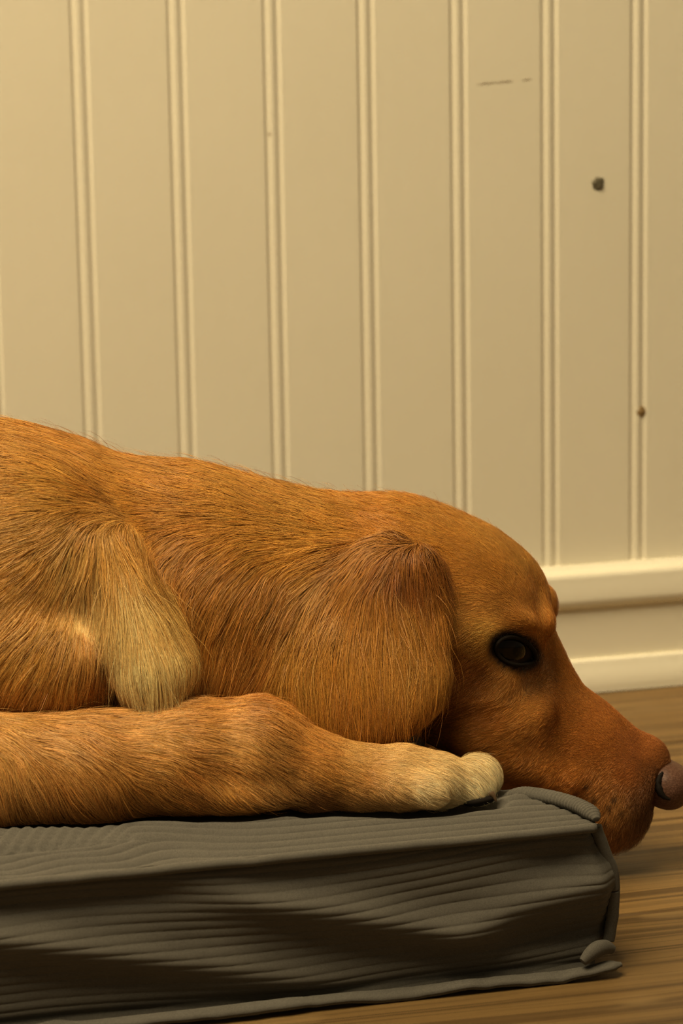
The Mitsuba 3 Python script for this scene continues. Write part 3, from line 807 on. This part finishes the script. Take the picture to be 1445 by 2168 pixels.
    for s_ in range(1, steps + 1):
        q = pts[:, s_]
        inb = (q[:, 0] < BX1 - 0.024) & (q[:, 1] > BY0 - 0.004)
        q[:, 2] = np.where(inb, np.maximum(q[:, 2], bed_top(q[:, 0], q[:, 1]) + 0.0031), q[:, 2])
    lock_tone = rng.normal(0, 1, m)[gd]
    # ribbons that narrow to a point
    tang = np.gradient(pts, axis=1); tang /= np.linalg.norm(tang, axis=2, keepdims=True) + 1e-12
    side = np.cross(tang, n0[:, None]); side /= np.linalg.norm(side, axis=2, keepdims=True) + 1e-9
    face = np.cross(side, tang)
    roll = rng.normal(0, 0.40, m)[:, None, None]
    sd = np.cos(roll) * side + np.sin(roll) * face
    nn = np.cross(sd, tang)
    wd = 0.00021 * rng.uniform(0.65, 1.35, m) * np.clip((L / 0.014), 0.55, 1.1) * np.where(far, 2.4, 1.0)
    prof = np.interp(np.linspace(0, 0.75, steps), [0, 0.25, 0.5, 0.75], [0.75, 1.0, 0.95, 0.7])[None, :, None]
    A = pts[:, :steps] - sd[:, :steps] * prof * wd[:, None, None] / 2
    B = pts[:, :steps] + sd[:, :steps] * prof * wd[:, None, None] / 2
    nA = nn[:, :steps] - 0.45 * sd[:, :steps]; nB = nn[:, :steps] + 0.45 * sd[:, :steps]
    V = np.concatenate([np.stack([A, B], 2).reshape(m, 2 * steps, 3), pts[:, steps:]], 1)
    NN = np.concatenate([np.stack([nA, nB], 2).reshape(m, 2 * steps, 3), nn[:, steps:]], 1)
    NN /= np.linalg.norm(NN, axis=2, keepdims=True) + 1e-12
    col = val[:, 4:7].copy()
    tone = np.exp(rng.normal(0, 0.11, m) + 0.08 * lock_tone + 0.5 * (meshkit.fbm(root * 70, 3, 4) - 0.5))[:, None]
    warm = rng.normal(0, 0.06, m)[:, None]
    col = col * tone * np.concatenate([1 - warm * 0.2, 1 + warm, 1 + 2.2 * warm], 1)
    if gn == 'coat':
        for sx, sy in ((1245, 1662), (1262, 1690), (1290, 1704), (1302, 1688), (1238, 1702), (1268, 1722), (1318, 1716), (1225, 1676), (1285, 1740)):
            col = col * (1 - 0.8 * sst(9, 4, np.hypot(px[:, 0] - sx, px[:, 1] - sy)) * (n0 @ FWD < 0))[:, None]
    pale = (rng.random(m) < 0.06)[:, None]
    col = np.where(pale, col * 1.25 + 0.03, col)
    col = col * (1 - kd[:, None]) + kd[:, None] * lin((30, 22, 16))
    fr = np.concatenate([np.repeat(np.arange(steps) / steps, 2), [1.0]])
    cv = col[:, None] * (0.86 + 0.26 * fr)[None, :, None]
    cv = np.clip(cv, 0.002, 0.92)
    K = 2 * steps + 1
    q = []
    for i in range(steps - 1):
        a = 2 * i
        q += [[a, a + 1, a + 3], [a, a + 3, a + 2]]
    q.append([2 * steps - 2, 2 * steps - 1, 2 * steps])
    Fs = (np.arange(m) * K)[:, None, None] + np.array(q)[None]
    return V.reshape(-1, 3), Fs.reshape(-1, 3), NN.reshape(-1, 3), cv.reshape(-1, 3)


def hair_part(key, data, label):
    V, Fc, NN, cv = data
    path = meshkit.write_ply((V, Fc), False, None, cv, normals=NN)
    scene[key] = dict(type='ply', filename=path, face_normals=False, bsdf=dict(type='ref', id='hair'))
    labels[key] = dict(kind='stuff', label=label)


obj('golden_retriever', dog, 'skin_fur', True, color=body_col)


def on_head(p):
    q = to_px(p)[0]
    return q[:, 0] > 690 + 0.25 * (q[:, 1] - 1050)


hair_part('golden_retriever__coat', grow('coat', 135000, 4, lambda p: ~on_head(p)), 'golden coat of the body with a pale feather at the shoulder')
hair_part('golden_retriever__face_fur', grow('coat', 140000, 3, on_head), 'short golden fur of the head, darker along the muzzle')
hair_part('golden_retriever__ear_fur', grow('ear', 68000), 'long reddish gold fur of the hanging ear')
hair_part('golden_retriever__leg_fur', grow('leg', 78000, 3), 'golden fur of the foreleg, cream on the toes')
labels['golden_retriever'] = dict(label='golden retriever lying on the grey bed with its chin over the edge', category='dog')

# ------------------------------------------------------------------ eye, nose, claws, pads


def bead(px, py, y, rx, ry, rd, turn=0, sub=4):
    m = trimesh.creation.icosphere(sub, 1.0)
    b = Ball(px, py, y, rx, ry, rd, turn)
    u = m.vertices.copy()
    m.vertices = b.c + (u * b.r) @ b.B
    return m, u, b


def boxier(m, b, e):
    q = ((m.vertices - b.c) @ b.B.T) / b.r
    w = np.sign(q) * np.abs(q) ** e
    w /= np.linalg.norm(np.abs(w), axis=1, keepdims=True) ** 0.55
    m.vertices = b.c + (w * b.r) @ b.B


BODY_PX, BODY_Z = to_px(v)


def hit(px, py):
    """The dog's near surface at a pixel."""
    d2 = ((BODY_PX - [px, py]) ** 2).sum(1)
    near = np.flatnonzero(d2 < 144)
    y = v[near[np.argsort(BODY_Z[near])[:6]], 1].mean()
    return at(px, py, y)


def eyeball():
    p = hit(1085, 1378)
    d = np.linalg.norm(v - p, axis=1)
    n = VN[d < 0.012].mean(0); n /= np.linalg.norm(n)
    a_ = RGT * math.cos(math.radians(20)) - UPV * math.sin(math.radians(20))
    a_ -= (a_ @ n) * n; a_ /= np.linalg.norm(a_)
    B = np.stack([a_, np.cross(n, a_), n])
    m = trimesh.creation.icosphere(4, 1.0)
    u = m.vertices @ B
    m.vertices = p - n * 0.0076 + (m.vertices * [0.0158, 0.0120, 0.0102]) @ B
    look = n + RGT * 0.25; look /= np.linalg.norm(look)
    g = np.degrees(np.arccos(np.clip(u @ look, -1, 1)))
    c = np.where((g < 18)[:, None], [0.002, 0.002, 0.002], np.where((g < 42)[:, None], [0.010, 0.006, 0.004], [0.005, 0.004, 0.003]))
    return m, c


m, c = eyeball()
k = obj('golden_retriever__eye', m, 'eye_gloss', True, color=c)
labels[k] = dict(label='dark brown eye')
m = trimesh.Trimesh(m.vertices * [1, -1, 1] + [0, 2 * HY, 0], m.faces[:, ::-1], process=False)
obj('golden_retriever__eye', m, 'eye_gloss', True, color=c)
lid = []
for t in np.linspace(0, 2 * math.pi, 41):
    ex, ey = 40 * math.cos(t), 30 * math.sin(t) * (1.0 if math.sin(t) < 0 else 0.92)
    ex += 8 * max(0, math.cos(t)) ** 3
    r = math.radians(20)
    q = hit(1088 + ex * math.cos(r) - ey * math.sin(r), 1379 + ex * math.sin(r) + ey * math.cos(r))
    lid.append(q - FWD * 0.0004)
lid = np.array(lid); lid[-1] = lid[0]
for _ in range(3):
    lid[:-1] = (np.roll(lid[:-1], 1, 0) + 2 * lid[:-1] + np.roll(lid[:-1], -1, 0)) / 4; lid[-1] = lid[0]
labels[obj('golden_retriever__eyelid', tube(lid, 0.0013, 10), 'dark_skin', True)] = dict(label='black rim of the eye')

m, u, b = bead(1407, 1660, HY, 58, 52, 84, 25, 5)
boxier(m, b, 0.8)
P = m.vertices.copy()
px = to_px(P)[0]
P += (0.0005 * (meshkit.fbm(P * 900, 2) - 0.5))[:, None] * ((P - b.c) / np.linalg.norm(P - b.c, axis=1, keepdims=True))
m.vertices = P
labels[obj('golden_retriever__nose', m, 'nose_skin', True)] = dict(label='pinkish brown nose with a dark nostril')

nz = to_px(P)[1]


def on_nose(x, y):
    d2 = ((px - [x, y]) ** 2).sum(1)
    near = np.argsort(d2)[:40]
    return at(x, y, P[near[np.argsort(nz[near])[:5]], 1].mean())


path = np.array([on_nose(x, y) for x, y in ((1402, 1634), (1396, 1644), (1392, 1656), (1393, 1668), (1398, 1680), (1407, 1689), (1418, 1693))])
labels[obj('golden_retriever__nostril', tube(path, np.array([0.0006, 0.0014, 0.0022, 0.0026, 0.0022, 0.0014, 0.0006]), 10), 'dark_skin', True)] = dict(label='dark curved nostril')


def claw(p0, p1, r):
    t = np.linspace(0, 1, 9)
    a_, b_ = at(*p0), at(*p1)
    path = a_ + (b_ - a_) * t[:, None] + np.array([0, 0, 1.0]) * (0.0015 * np.sin(math.pi * t))[:, None]
    return tube(path, r * (1 - 0.8 * t), 10)


for (ax, ay), (bx, by) in (((928, 1676), (944, 1690)), ((1036, 1680), (1050, 1697))):
    a_, b_ = hit(ax, ay), hit(ax, ay)[1] - 0.002
    obj('golden_retriever__claw', claw((ax, ay, a_[1] + 0.001), (bx, by, b_), 0.0028), 'claw_horn', True)
for q in ((908, 1698, 38, 13, 24, 0), (1014, 1694, 36, 13, 24, -10)):
    obj('golden_retriever__paw_pad', bead(q[0], q[1], hit(q[0], q[1] - 8)[1] + 0.003, *q[2:], sub=3)[0], 'dark_skin', True)
